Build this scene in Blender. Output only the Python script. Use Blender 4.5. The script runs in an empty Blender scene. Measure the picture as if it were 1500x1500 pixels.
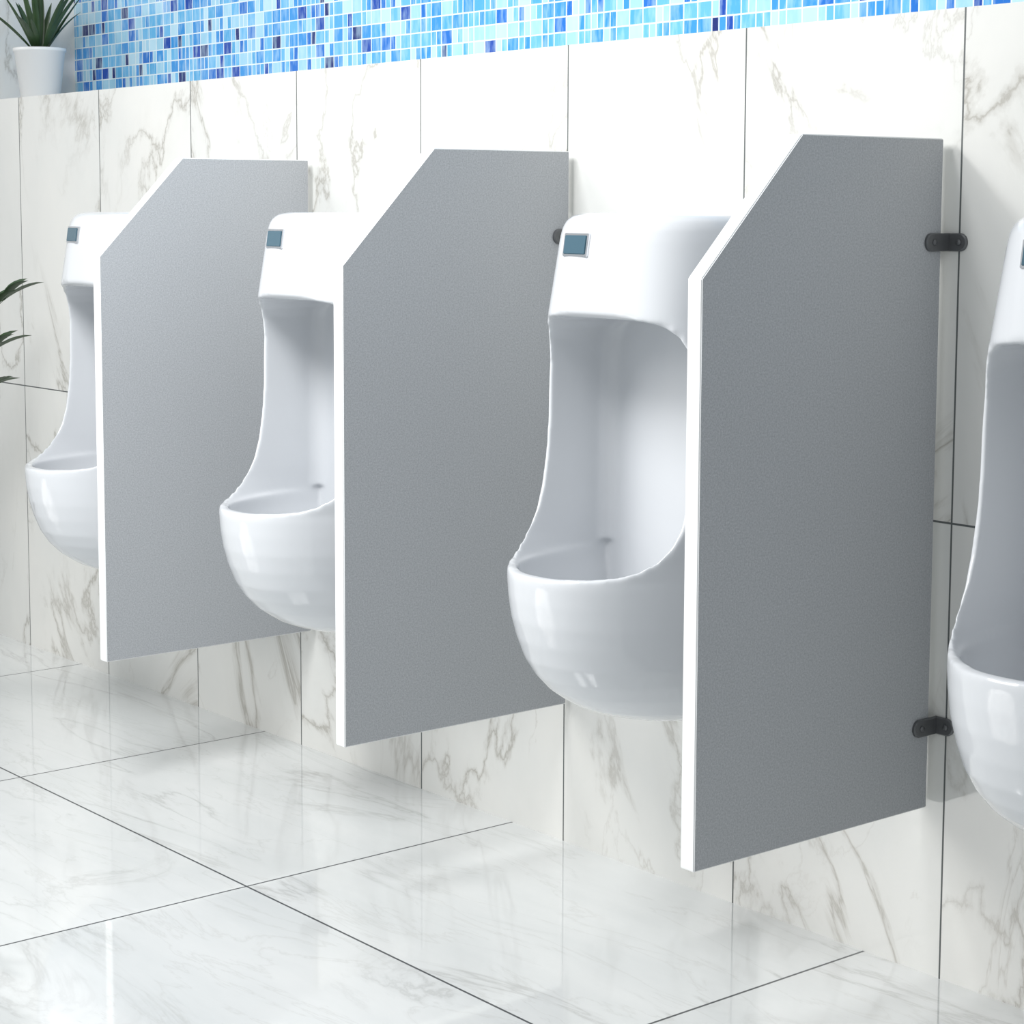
import bpy, bmesh, math, random
from mathutils import Vector, Matrix
random.seed(4)
S=bpy.context.scene
S.view_settings.view_transform='Standard'
COL=S.collection

# ---------------------------------------------------------------- helpers
def link(o,parent=None):
    COL.objects.link(o)
    if parent: o.parent=parent
    return o
def mesh_obj(name,bm,mats,parent=None,smooth=False):
    me=bpy.data.meshes.new(name); bm.normal_update(); bm.to_mesh(me); bm.free()
    for m in mats: me.materials.append(m)
    if smooth:
        for p in me.polygons: p.use_smooth=True
    return link(bpy.data.objects.new(name,me),parent)
def box(name,lo,hi,mat,parent=None,bevel=0):
    bm=bmesh.new(); bmesh.ops.create_cube(bm,size=1)
    for v in bm.verts:
        v.co=Vector([lo[i]+(v.co[i]+.5)*(hi[i]-lo[i]) for i in range(3)])
    if bevel: bmesh.ops.bevel(bm,geom=bm.edges[:],offset=bevel,segments=2,affect='EDGES')
    return mesh_obj(name,bm,[mat],parent)
def loft(bm,rings,cap=True):
    R=[[bm.verts.new(p) for p in r] for r in rings]
    n=len(R[0])
    for a,b in zip(R,R[1:]):
        for i in range(n):
            bm.faces.new((a[i],a[(i+1)%n],b[(i+1)%n],b[i]))
    if cap:
        bm.faces.new(R[0][::-1]); bm.faces.new(R[-1])
    bmesh.ops.recalc_face_normals(bm,faces=bm.faces[:])

class NT:
    def __init__(s,name):
        s.m=bpy.data.materials.new(name); s.m.use_nodes=True; s.t=s.m.node_tree
        s.b=s.t.nodes['Principled BSDF']
    def n(s,typ,**kw):
        nd=s.t.nodes.new(typ)
        for k,v in kw.items():
            setattr(nd,k,v)
        return nd
    def l(s,a,b): s.t.links.new(a,b)
    def math(s,op,a,b=None,c=None):
        nd=s.n('ShaderNodeMath',operation=op)
        for i,v in enumerate((a,b,c)):
            if v is None: continue
            if isinstance(v,(int,float)): nd.inputs[i].default_value=v
            else: s.l(v,nd.inputs[i])
        return nd.outputs[0]
    def vmath(s,op,a,b=None):
        nd=s.n('ShaderNodeVectorMath',operation=op)
        for i,v in enumerate((a,b)):
            if v is None: continue
            if isinstance(v,(tuple,list)): nd.inputs[i].default_value=v
            else: s.l(v,nd.inputs[i])
        return nd.outputs[0]
    def mix(s,f,a,b):
        nd=s.n('ShaderNodeMix',data_type='RGBA')
        for i,v in ((0,f),(6,a),(7,b)):
            if isinstance(v,(int,float)): nd.inputs[i].default_value=v
            elif isinstance(v,(tuple,list)): nd.inputs[i].default_value=(*v,1)
            else: s.l(v,nd.inputs[i])
        return nd.outputs[2]
    def ramp(s,f,stops,interp='LINEAR'):
        nd=s.n('ShaderNodeValToRGB'); cr=nd.color_ramp; cr.interpolation=interp
        while len(cr.elements)<len(stops): cr.elements.new(.5)
        for e,(p,c) in zip(cr.elements,stops):
            e.position=p; e.color=(*c,1) if isinstance(c,(tuple,list)) else (c,c,c,1)
        s.l(f,nd.inputs[0]); return nd.outputs[0]
    def noise(s,vec,scale,detail=4,rough=.5,dist=0):
        nd=s.n('ShaderNodeTexNoise'); nd.inputs['Scale'].default_value=scale
        nd.inputs['Detail'].default_value=detail; nd.inputs['Roughness'].default_value=rough
        nd.inputs['Distortion'].default_value=dist
        s.l(vec,nd.inputs['Vector']); return nd.outputs['Fac']
    def pos(s):
        g=s.n('ShaderNodeNewGeometry'); return g.outputs['Position']
    def sep(s,v):
        nd=s.n('ShaderNodeSeparateXYZ'); s.l(v,nd.inputs[0]); return nd.outputs
    def comb(s,*v):
        nd=s.n('ShaderNodeCombineXYZ')
        for i,x in enumerate(v):
            if isinstance(x,(int,float)): nd.inputs[i].default_value=x
            else: s.l(x,nd.inputs[i])
        return nd.outputs[0]
    def mapping(s,v,rot=(0,0,0),sc=(1,1,1)):
        nd=s.n('ShaderNodeMapping'); nd.inputs['Rotation'].default_value=rot; nd.inputs['Scale'].default_value=sc
        s.l(v,nd.inputs[0]); return nd.outputs[0]
    def set(s,**kw):
        for k,v in kw.items():
            i=s.b.inputs[k.replace('_',' ')]
            if isinstance(v,(int,float)): i.default_value=v
            elif isinstance(v,(tuple,list)): i.default_value=(*v,1)
            else: s.l(v,i)

def grid_line(N,coord,origin,step,half):
    """1 on grout, 0 elsewhere"""
    t=N.math('DIVIDE',N.math('SUBTRACT',coord,origin),step)
    fr=N.math('FRACT',t)
    d=N.math('MINIMUM',fr,N.math('SUBTRACT',1.0,fr))
    return N.math('LESS_THAN',N.math('MULTIPLY',d,step),half), N.math('FLOOR',t)

def simple(name,col,rough=.5,metal=0,spec=.5,coat=0):
    N=NT(name); N.set(Base_Color=col,Roughness=rough,Metallic=metal)
    N.b.inputs['Specular IOR Level'].default_value=spec
    N.b.inputs['Coat Weight'].default_value=coat
    return N.m

# ---------------------------------------------------------------- materials
def veins(N,vec,scale,width,dist=1.2,detail=7):
    n=N.noise(vec,scale,detail,.58,dist)
    d=N.math('ABSOLUTE',N.math('SUBTRACT',n,.5))
    return N.ramp(d,[(0,1.0),(width,.35),(width*3,0.0)])

def mat_wall():
    N=NT('wall_marble_tile'); P=N.pos(); x,y,z=N.sep(P)
    run=N.math('SUBTRACT',x,N.math('SUBTRACT',y,.02))
    gx,ix=grid_line(N,run,-2.2483,.5172,.0019)
    gz=N.math('LESS_THAN',N.math('ABSOLUTE',N.math('SUBTRACT',z,.84)),.0019)
    iz=N.math('GREATER_THAN',z,.84)
    wn=N.n('ShaderNodeTexWhiteNoise',noise_dimensions='3D')
    N.l(N.comb(ix,iz,2.0),wn.inputs['Vector'])
    off=N.vmath('MULTIPLY',wn.outputs['Color'],(9,9,9))
    v=N.vmath('ADD',N.comb(run,y,z),off)
    v1=N.mapping(v,rot=(0,.75,0),sc=(1.0,1.0,.6))
    a=veins(N,v1,1.6,.0075,1.0,10)
    m=N.ramp(N.noise(v,1.3,2),[(.36,0.0),(.50,1.0)])
    a=N.math('MULTIPLY',a,m)
    halo=N.math('MULTIPLY',veins(N,v1,1.6,.035,1.0,10),m)
    v2=N.mapping(v,rot=(0,-.5,0),sc=(1,1,.5))
    b=N.math('MULTIPLY',veins(N,v2,2.6,.004,.8),.45)
    b=N.math('MULTIPLY',b,N.ramp(N.noise(v,2.3,2),[(.45,0.0),(.62,1.0)]))
    cloud=N.ramp(N.noise(v1,2.2,5,.6),[(.3,0.0),(.75,1.0)])
    base=N.mix(cloud,(.745,.742,.712),(.66,.672,.655))
    c=N.mix(N.math('MULTIPLY',halo,.15),base,(.42,.41,.37))
    c=N.mix(N.math('MULTIPLY',a,.66),c,(.30,.28,.24))
    c=N.mix(b,c,(.42,.40,.36))
    g=N.math('MAXIMUM',gx,gz)
    c=N.mix(g,c,(.10,.11,.11))
    N.set(Base_Color=c,Roughness=N.math('ADD',.08,N.math('MULTIPLY',g,.5)))
    bp=N.n('ShaderNodeBump'); bp.inputs['Strength'].default_value=.3; bp.inputs['Distance'].default_value=.002
    N.l(N.math('SUBTRACT',1.0,g),bp.inputs['Height']); N.l(bp.outputs[0],N.b.inputs['Normal'])
    return N.m

def mat_floor():
    N=NT('floor_marble_tile'); P=N.pos(); x,y,z=N.sep(P)
    gx,ix=grid_line(N,x,-2.425,1.0335,.0026)
    gy,iy=grid_line(N,y,-.70,1.0335,.0026)
    wn=N.n('ShaderNodeTexWhiteNoise',noise_dimensions='3D')
    N.l(N.comb(ix,iy,1.0),wn.inputs['Vector'])
    off=N.vmath('MULTIPLY',wn.outputs['Color'],(7,7,7))
    v=N.vmath('ADD',P,off)
    v1=N.mapping(v,rot=(0,0,.35),sc=(.45,1.6,1))
    a=N.math('MULTIPLY',veins(N,v1,1.6,.009,1.0,9),N.ramp(N.noise(v,1.4,2),[(.38,0.0),(.54,1.0)]))
    v2=N.mapping(v,rot=(0,0,-.2),sc=(.5,2.2,1))
    b=N.math('MULTIPLY',veins(N,v2,3.0,.006,.7),.3)
    cloud=N.ramp(N.noise(v1,2.6,6,.6),[(.3,0.0),(.7,1.0)])
    base=N.mix(cloud,(.76,.775,.77),(.65,.675,.675))
    c=N.mix(N.math('MULTIPLY',a,.48),base,(.38,.38,.37))
    c=N.mix(b,c,(.5,.5,.48))
    g=N.math('MAXIMUM',gx,gy)
    c=N.mix(g,c,(.04,.045,.05))
    N.set(Base_Color=c,Roughness=N.math('ADD',.045,N.math('MULTIPLY',g,.5)))
    N.b.inputs['Specular IOR Level'].default_value=1.0
    N.b.inputs['Coat Weight'].default_value=.5; N.b.inputs['Coat Roughness'].default_value=.05
    return N.m

def mat_mosaic():
    N=NT('mosaic_glass_tile'); P=N.pos(); x,y,z=N.sep(P)
    W=.044;H=.037
    gx,ix=grid_line(N,x,0,W,.0018); gz,iz=grid_line(N,z,1.745,H,.0018)
    wn=N.n('ShaderNodeTexWhiteNoise',noise_dimensions='3D'); N.l(N.comb(ix,iz,0.5),wn.inputs['Vector'])
    half=N.math('GREATER_THAN',wn.outputs['Value'],.60)
    gh,ih=grid_line(N,x,0,W/2,.0016)
    gx2=N.math('MAXIMUM',gx,N.math('MULTIPLY',gh,half))
    ih2=N.math('MULTIPLY',ih,half)
    w2=N.n('ShaderNodeTexWhiteNoise',noise_dimensions='3D'); N.l(N.comb(N.math('ADD',N.math('MULTIPLY',ix,3.0),ih2),iz,7.5),w2.inputs['Vector'])
    col=N.ramp(w2.outputs['Value'],[(0,(.32,.58,.75)),(.18,(.13,.43,.73)),(.42,(.042,.27,.65)),(.62,(.016,.15,.54)),(.71,(.44,.67,.80)),(.81,(.08,.36,.66)),(.90,(.010,.06,.36)),(.96,(.012,.025,.15))],'CONSTANT')
    st=N.noise(N.vmath('ADD',N.mapping(P,sc=(60,60,14)),w2.outputs['Color']),1.0,3)
    col=N.mix(N.ramp(st,[(.45,0.0),(.65,.35)]),col,(.50,.71,.85))
    g=N.math('MAXIMUM',gx2,gz)
    col=N.mix(g,col,(.66,.75,.79))
    N.set(Base_Color=col,Roughness=N.math('ADD',.12,N.math('MULTIPLY',g,.5)))
    return N.m

def mat_panel():
    N=NT('panel_speckled_grey'); tc=N.n('ShaderNodeTexCoord').outputs['Object']
    s1=N.noise(tc,300,2,.7); s2=N.noise(tc,520,1,.7)
    c=N.mix(N.ramp(s1,[(.35,0.0),(.65,1.0)]),(.338,.355,.375),(.445,.463,.483))
    c=N.mix(N.ramp(s2,[(.60,0.0),(.70,.40)]),c,(.64,.65,.66))
    N.set(Base_Color=c,Roughness=.42); N.b.inputs['Specular IOR Level'].default_value=.4
    return N.m
M_wall=mat_wall(); M_floor=mat_floor(); M_mos=mat_mosaic(); M_panel=mat_panel()
M_edge=simple('panel_edge_white',(.86,.87,.87),.3)
M_cer=simple('ceramic_white',(.675,.695,.72),.14,coat=.4,spec=.5)
M_brk=simple('bracket_dark_metal',(.12,.125,.13),.38,metal=.4)
M_chrome=simple('chrome',(.75,.76,.78),.15,metal=1)
M_glass=simple('sensor_glass',(.05,.11,.15),.12,spec=.6)
M_pot=simple('pot_white',(.74,.75,.75),.35)
M_soil=simple('soil',(.06,.04,.03),.9)
M_plaster=simple('ceiling_white',(.8,.8,.8),.8)
def mat_leaf(name,c1,c2):
    N=NT(name); tc=N.n('ShaderNodeTexCoord').outputs['Object']
    N.set(Base_Color=N.mix(N.noise(tc,25,3),c1,c2),Roughness=.4); return N.m
M_leaf=mat_leaf('leaf_green',(.012,.035,.014),(.05,.10,.035))

# ---------------------------------------------------------------- room
GW=.02                       # wall face y
X0,X1=-7.2,1.2; ZL=1.745; NX=-6.17; NY=.38
def quad(bm,pts): bm.faces.new([bm.verts.new(p) for p in pts])
def quads(name,L,mat):
    bm=bmesh.new()
    for q in L: quad(bm,q)
    bmesh.ops.remove_doubles(bm,verts=bm.verts[:],dist=1e-5)
    return mesh_obj(name,bm,[mat])
quads('wall_back',[[(X0,GW,0),(X1,GW,0),(X1,GW,ZL),(X0,GW,ZL)]],M_wall)
quads('wall_pier',[[(X0,GW,ZL),(NX,GW,ZL),(NX,GW,3.0),(X0,GW,3.0)],[(NX,GW,ZL),(NX,NY,ZL),(NX,NY,3.0),(NX,GW,3.0)]],M_wall)
quads('trim_1',[[(NX,GW,ZL),(X1,GW,ZL),(X1,NY,ZL),(NX,NY,ZL)]],M_wall)
quads('wall_mosaic',[[(NX,NY,ZL),(X1,NY,ZL),(X1,NY,3.0),(NX,NY,3.0)]],M_mos)
quads('floor',[[(X0,-5,0),(X1,-5,0),(X1,GW,0),(X0,GW,0)]],M_floor)
quads('wall_left',[[(X0,-1.6,0),(X0,GW,0),(X0,GW,3.0),(X0,-1.6,3.0)]],M_plaster)

# ---------------------------------------------------------------- partitions
PX=-2.2718; SP=.9827; TH=.032; DEP=.593; ZB=.3196; ZT=1.5196; CZ=1.2873; CY=.3647
def tongue(name,axis,c,length,half_h,th,parent,sgn):
    """flat plate, square at the corner end, half-round at the free end.
       axis 'y': lies on the panel face, free end toward the room; axis 'x': lies on the wall, free end away from the panel"""
    ring=[(0,-half_h),(0,half_h)]
    for k in range(17):
        t=math.pi/2-math.pi*k/16
        ring.append((length-half_h+half_h*math.cos(t),half_h*math.sin(t)))
    rr=[]
    for d,s in ((0,0),(th*.7,0),(th,.0018)):
        r=[]
        for u,w in ring:
            w2=w-math.copysign(s,w); u2=u-(s if u>0 else 0)
            if axis=='y': r.append((c[0]+sgn*d,c[1]-u2,c[2]+w2))
            else: r.append((c[0]+sgn*u2,c[1]-d,c[2]+w2))
        rr.append(r)
    bm=bmesh.new(); loft(bm,rr)
    return mesh_obj(name,bm,[M_brk],parent)
def screw(name,c,axis,parent):
    bm=bmesh.new(); bmesh.ops.create_cone(bm,cap_ends=True,segments=16,radius1=.006,radius2=.0045,depth=.004)
    rot=Matrix.Rotation(math.radians(90),4,'Y' if axis=='x' else 'X')
    bmesh.ops.transform(bm,matrix=Matrix.Translation(c)@rot,verts=bm.verts[:])
    return mesh_obj(name,bm,[M_brk],parent,True)
def partition(X):
    e=link(bpy.data.objects.new('urinal_privacy_partition',None)); e.location=(X,0,0)
    prof=[(0,ZB),(-DEP,ZB),(-DEP,CZ),(-CY,ZT),(0,ZT)]
    bm=bmesh.new()
    a=[bm.verts.new((0,y,z)) for y,z in prof]; b=[bm.verts.new((-TH,y,z)) for y,z in prof]
    f1=bm.faces.new(a); f2=bm.faces.new(b[::-1])
    for i in range(5):
        f=bm.faces.new((a[i],b[i],b[(i+1)%5],a[(i+1)%5])); f.material_index=1
    bmesh.ops.recalc_face_normals(bm,faces=bm.faces[:])
    bmesh.ops.bevel(bm,geom=bm.edges[:],offset=.002,segments=2,affect='EDGES',material=1)
    mesh_obj('panel',bm,[M_panel,M_edge],e)
    for k,z in enumerate((1.339,.470)):
        for sx,nm in ((1,'r'),(-1,'l')):
            x=.0 if sx>0 else -TH
            tongue('clamp_%s_%d'%(nm,k),'y',(x,GW,z),.066,.016,.006,e,sx)
            tongue('flange_%s_%d'%(nm,k),'x',(x,GW,z),.042,.016,.005,e,sx)
            screw('screw_%s_%d'%(nm,k),(x+sx*.007,-.026,z),'x',e)
            screw('wallscrew_%s_%d'%(nm,k),(x+sx*.026,GW-.006,z),'y',e)
for i in range(3): partition(PX-i*SP)

# ---------------------------------------------------------------- urinals
def interp(keys,z):
    if z<=keys[0][0]: return keys[0][1:]
    for k0,k1 in zip(keys,keys[1:]):
        if z<=k1[0]:
            t=(z-k0[0])/(k1[0]-k0[0])
            return [p+(q-p)*t for p,q in zip(k0[1:],k1[1:])]
    return keys[-1][1:]
def sring(z,a,y0,F,n,N=96,yb=GW,clamp=9):
    """closed plan outline: straight sides from the wall, superelliptic front, optionally trimmed at y=-clamp"""
    pts=[]
    for k in range(N+1):
        t=math.pi*k/N; c=math.cos(t); s_=math.sin(t)
        x=-a*math.copysign(abs(c)**(2/n),c); y=-(y0+(F-y0)*abs(s_)**(2/n))
        pts.append((x,max(y,-clamp),z))
    pts.append((a,yb,z)); pts.insert(0,(-a,yb,z))
    return pts
OUT=[ # z,a,y0,F,n
 (.443,.115,.05,.27,2.2),(.446,.130,.06,.31,2.2),(.453,.146,.08,.35,2.2),(.463,.159,.10,.385,2.2),
 (.475,.170,.12,.415,2.2),(.490,.178,.132,.44,2.2),(.508,.186,.147,.467,2.2),(.537,.195,.16,.497,2.2),(.57,.202,.175,.52,2.2),(.61,.208,.185,.537,2.2),(.65,.212,.195,.549,2.2),
 (.69,.214,.195,.556,2.2),(.725,.215,.195,.559,2.2),(.739,.215,.195,.558,2.2),(.765,.214,.192,.55,2.4),(.80,.213,.188,.53,2.8),(.84,.212,.182,.50,3.3),(.88,.211,.178,.47,3.7),(.95,.210,.17,.44,4),
 (1.0,.210,.17,.435,4),(1.08,.210,.165,.43,3.9),(1.15,.210,.155,.423,3.6),(1.20,.209,.145,.418,3.3),(1.28,.205,.142,.408,3.1),(1.34,.201,.14,.400,3.0),(1.362,.198,.138,.395,3),(1.376,.193,.136,.387,3),(1.385,.184,.134,.375,3),(1.390,.168,.13,.354,3)]
CL=[(.739,.60),(.742,.53),(.746,.497),(.753,.465),(.765,.437),(.78,.412),(.80,.390),(.83,.370),(.87,.357),(.93,.348),(1.0,.343),(1.10,.343),(1.14,.349),(1.165,.360),(1.182,.375),(1.197,.40),(1.21,.43)]
def build_urinal_mesh():
    zs=sorted(set([k[0] for k in OUT]+[k[0] for k in CL]+[.90,1.05,1.10]))
    rings=[]
    for z in zs:
        a,y0,F,n=interp(OUT,z); cl=interp(CL,z)[0]
        rings.append(sring(z,a,y0,F,n,clamp=cl if z<1.21 else 9))
    bm=bmesh.new(); loft(bm,rings); o=mesh_obj('tmp_out',bm,[M_cer])
    # bowl cavity
    BW=[(.50,.06,.27,.35,2.2),(.508,.088,.26,.398,2.2),(.525,.115,.25,.44,2.2),(.56,.15,.24,.479,2.2),(.61,.174,.22,.510,2.2),(.66,.186,.21,.527,2.2),(.71,.193,.20,.536,2.2),(.748,.195,.198,.538,2.2)]
    bm=bmesh.new(); loft(bm,[sring(*k,yb=-.19) for k in BW]); c1=mesh_obj('tmp_c1',bm,[M_cer])
    # open front channel: rounded back corners, sides follow the outer wall, arched top
    def ch(z,ai,F,n,back=-.19,r=.035,y0=.235,N=12,M=48):
        pts=[]
        r=min(r,ai*.9)
        for k in range(M+1):
            t=math.pi*k/M; c=math.cos(t); s_=math.sin(t)
            pts.append((-ai*math.copysign(abs(c)**(2/n),c),-(y0+(F-y0)*abs(s_)**(2/n)),z))
        for k in range(N+1):
            t=(math.pi/2)*k/N
            pts.append((ai-r+r*math.cos(t),back-r+r*math.sin(t),z))
        for k in range(N+1):
            t=math.pi/2+(math.pi/2)*k/N
            pts.append((-ai+r+r*math.cos(t),back-r+r*math.sin(t),z))
        return pts
    CH=[(.741,.195,.54,2.2),(.765,.194,.56,2.5),(.80,.192,.60,3),(.84,.191,.64,3.6),(.90,.190,.70,4.5),(1.08,.189,.75,6),(1.12,.187,.75,6),(1.15,.182,.75,6),(1.170,.172,.75,6),(1.185,.156,.75,6),(1.195,.132,.75,6),(1.199,.10,.75,6)]
    bm=bmesh.new(); loft(bm,[ch(*k) for k in CH]); c2=mesh_obj('tmp_c2',bm,[M_cer])
    for c in (c1,c2):
        m=o.modifiers.new('b','BOOLEAN'); m.operation='DIFFERENCE'; m.solver='EXACT'; m.object=c
    m=o.modifiers.new('r','REMESH'); m.mode='VOXEL'; m.voxel_size=.0028; m.use_smooth_shade=True
    m=o.modifiers.new('s','SMOOTH'); m.factor=.5; m.iterations=26
    bpy.context.view_layer.update()
    dg=bpy.context.evaluated_depsgraph_get()
    me=bpy.data.meshes.new_from_object(o.evaluated_get(dg)); me.name='urinal_body'
    for v in me.vertices:
        if v.co.y>GW-.005: v.co.y=GW
    for p in me.polygons: p.use_smooth=True
    if not me.materials: me.materials.append(M_cer)
    for q in (o,c1,c2): bpy.data.objects.remove(q)
    return me
UM=build_urinal_mesh()
def urinal(X):
    e=link(bpy.data.objects.new('wall_hung_urinal',None)); e.location=(X,0,0)
    link(bpy.data.objects.new('body',UM),e)
    def plate(nm,w,h,d,yc,mat):
        o=box(nm,(-w/2,-d/2,-h/2),(w/2,d/2,h/2),mat,e,.0012)
        o.location=(-.058,yc,1.331); o.rotation_euler=(-math.radians(8),0,-math.radians(8))
    plate('sensor_frame',.078,.043,.016,-.3928,M_chrome)
    plate('sensor_window',.070,.035,.016,-.3943,M_glass)
    bm=bmesh.new(); bmesh.ops.create_cone(bm,cap_ends=True,segments=32,radius1=.035,radius2=.028,depth=.008)
    bmesh.ops.translate(bm,verts=bm.verts[:],vec=(0,-.30,.506)); mesh_obj('drain',bm,[M_chrome],e,False)
for X in (-2.728,-1.72,-3.728,-4.675): urinal(X)

# ---------------------------------------------------------------- plants
def blade(bm,base,dirv,length,width,droop,segs=10,fold=.25):
    d=Vector(dirv).normalized(); p=Vector(base); prev=None
    side=d.cross(Vector((0,0,1))); 
    if side.length<1e-3: side=Vector((1,0,0))
    side.normalize()
    for i in range(segs+1):
        t=i/segs; w=width*math.sin(math.pi*min(1,(t*.92+.08)))**.7
        if i==segs: w=.0004
        up=side.cross(d).normalized()
        row=[bm.verts.new(p-side*w/2+up*w*fold),bm.verts.new(p),bm.verts.new(p+side*w/2+up*w*fold)]
        if prev:
            for k in range(2): bm.faces.new((prev[k],prev[k+1],row[k+1],row[k]))
        prev=row
        d=(d+Vector((0,0,-droop/segs))).normalized(); p=p+d*length/segs
def pot(name,parent,r0,r1,h,th=.008):
    bm=bmesh.new(); prof=[(r0*.9,0),(r0,.004),(r1,h-.012),(r1+.004,h-.010),(r1+.004,h),(r1-th,h),(r1-th,h-.02)]
    rings=[[(r*math.cos(2*math.pi*k/48),r*math.sin(2*math.pi*k/48),z) for k in range(48)] for r,z in prof]
    loft(bm,rings); o=mesh_obj(name,bm,[M_pot,M_soil],parent,True)
    o.data.polygons[-1].material_index=1; o.data.polygons[-1].use_smooth=False
    return o
e=link(bpy.data.objects.new('potted_dracaena',None)); e.location=(-5.955,.14,ZL)
pot('pot',e,.062,.080,.162)
bm=bmesh.new()
for i in range(26):
    a=random.uniform(0,2*math.pi); el=random.uniform(.55,1.45)
    L=random.uniform(.18,.30)
    if math.sin(a)>.1 or math.cos(a)<-.3: el=max(el,1.05); L*=.85
    blade(bm,(.02*math.cos(a),.02*math.sin(a),.148),(math.cos(a)*math.cos(el),math.sin(a)*math.cos(el),math.sin(el)),L,.020,random.uniform(.2,.6))
mesh_obj('leaves',bm,[M_leaf],e,True)

e=link(bpy.data.objects.new('potted_palm',None)); e.location=(-5.62,-.68,0)
pot('pot',e,.11,.15,.36)
bm=bmesh.new()
def frond(bm,a,el,L,droop,thr=.55):
    d=Vector((math.cos(a)*math.cos(el),math.sin(a)*math.cos(el),math.sin(el))); p=Vector((0,0,.34)); n=20
    for i in range(n):
        t=i/n; q=p+d*L/n
        side=d.cross(Vector((0,0,1))).normalized(); up=side.cross(d)
        r=.006*(1-t*.7)
        ra=[bm.verts.new(p+side*r),bm.verts.new(p-side*r),bm.verts.new(p+up*r)]
        rb=[bm.verts.new(q+side*r),bm.verts.new(q-side*r),bm.verts.new(q+up*r)]
        for k in range(3): bm.faces.new((ra[k],ra[(k+1)%3],rb[(k+1)%3],rb[k]))
        if t>thr:
            for s in (-1,1):
                ld=(side*s*.8+d*.8+Vector((0,0,.35))).normalized()
                blade(bm,q,ld,.15*(1-.4*abs(t-.7)),.036,.5,6)
        p=q; d=(d+Vector((0,0,-droop/n))).normalized()
    blade(bm,p,d,.13,.036,.5,6)
for a,el,L,dr in [(1.12,1.28,.93,1.15),(1.05,1.22,.78,1.0),(1.35,1.15,.66,.9),(.3,1.25,.8,1.2),(2.2,1.4,.85,.9),(3.1,1.2,.9,1.3),(4.1,1.25,.9,1.2),(5.2,1.3,.85,1.3),(2.7,1.45,.9,.7)]:
    frond(bm,a,el,L,dr)
mesh_obj('fronds',bm,[M_leaf],e,True)

# ---------------------------------------------------------------- lights
w=bpy.data.worlds.new('w'); S.world=w; w.use_nodes=True
w.node_tree.nodes['Background'].inputs[0].default_value=(.93,.97,1,1); w.node_tree.nodes['Background'].inputs[1].default_value=.59
def sun(d,strength,angle,col):
    l=bpy.data.lights.new('sun','SUN'); l.energy=strength; l.angle=math.radians(angle); l.color=col
    o=link(bpy.data.objects.new('sun',l)); o.rotation_euler=Vector(d).to_track_quat('-Z','Y').to_euler()
sun((.63,1,-.58),1.15,26,(1,.975,.94))
def area(name,loc,target,size,power,col=(1,1,1)):
    l=bpy.data.lights.new(name,'AREA'); l.energy=power; l.shape='RECTANGLE'; l.size=size[0]; l.size_y=size[1]; l.color=col
    o=link(bpy.data.objects.new(name,l)); o.location=loc; o.rotation_euler=(Vector(target)-Vector(loc)).to_track_quat('-Z','Y').to_euler()
area('panel_fill',(-2.65,-1.85,2.8),(-4.2,-.6,.8),(.5,.9),32)  # added fill lamp, no known fixture: lightens right faces of middle and far panels
area('panel_fill',(-3.45,-1.7,2.6),(-4.6,-.5,.7),(.4,.9),38)  # second added fill, lifts the farthest panel's right face

# ---------------------------------------------------------------- camera
yaw,pitch=.6653,.1084
cd=bpy.data.cameras.new('camera'); cam=link(bpy.data.objects.new('camera',cd)); S.camera=cam
cam.location=(0,-2.8957,1.396)
fwd=Vector((-math.cos(yaw)*math.cos(pitch),math.sin(yaw)*math.cos(pitch),-math.sin(pitch)))
cam.rotation_euler=fwd.to_track_quat('-Z','Y').to_euler()
cd.sensor_width=36; cd.lens=2967.42*36/1500
cd.shift_x=(750-648.84)/1500; cd.shift_y=(630.01-750)/1500
cd.clip_end=100
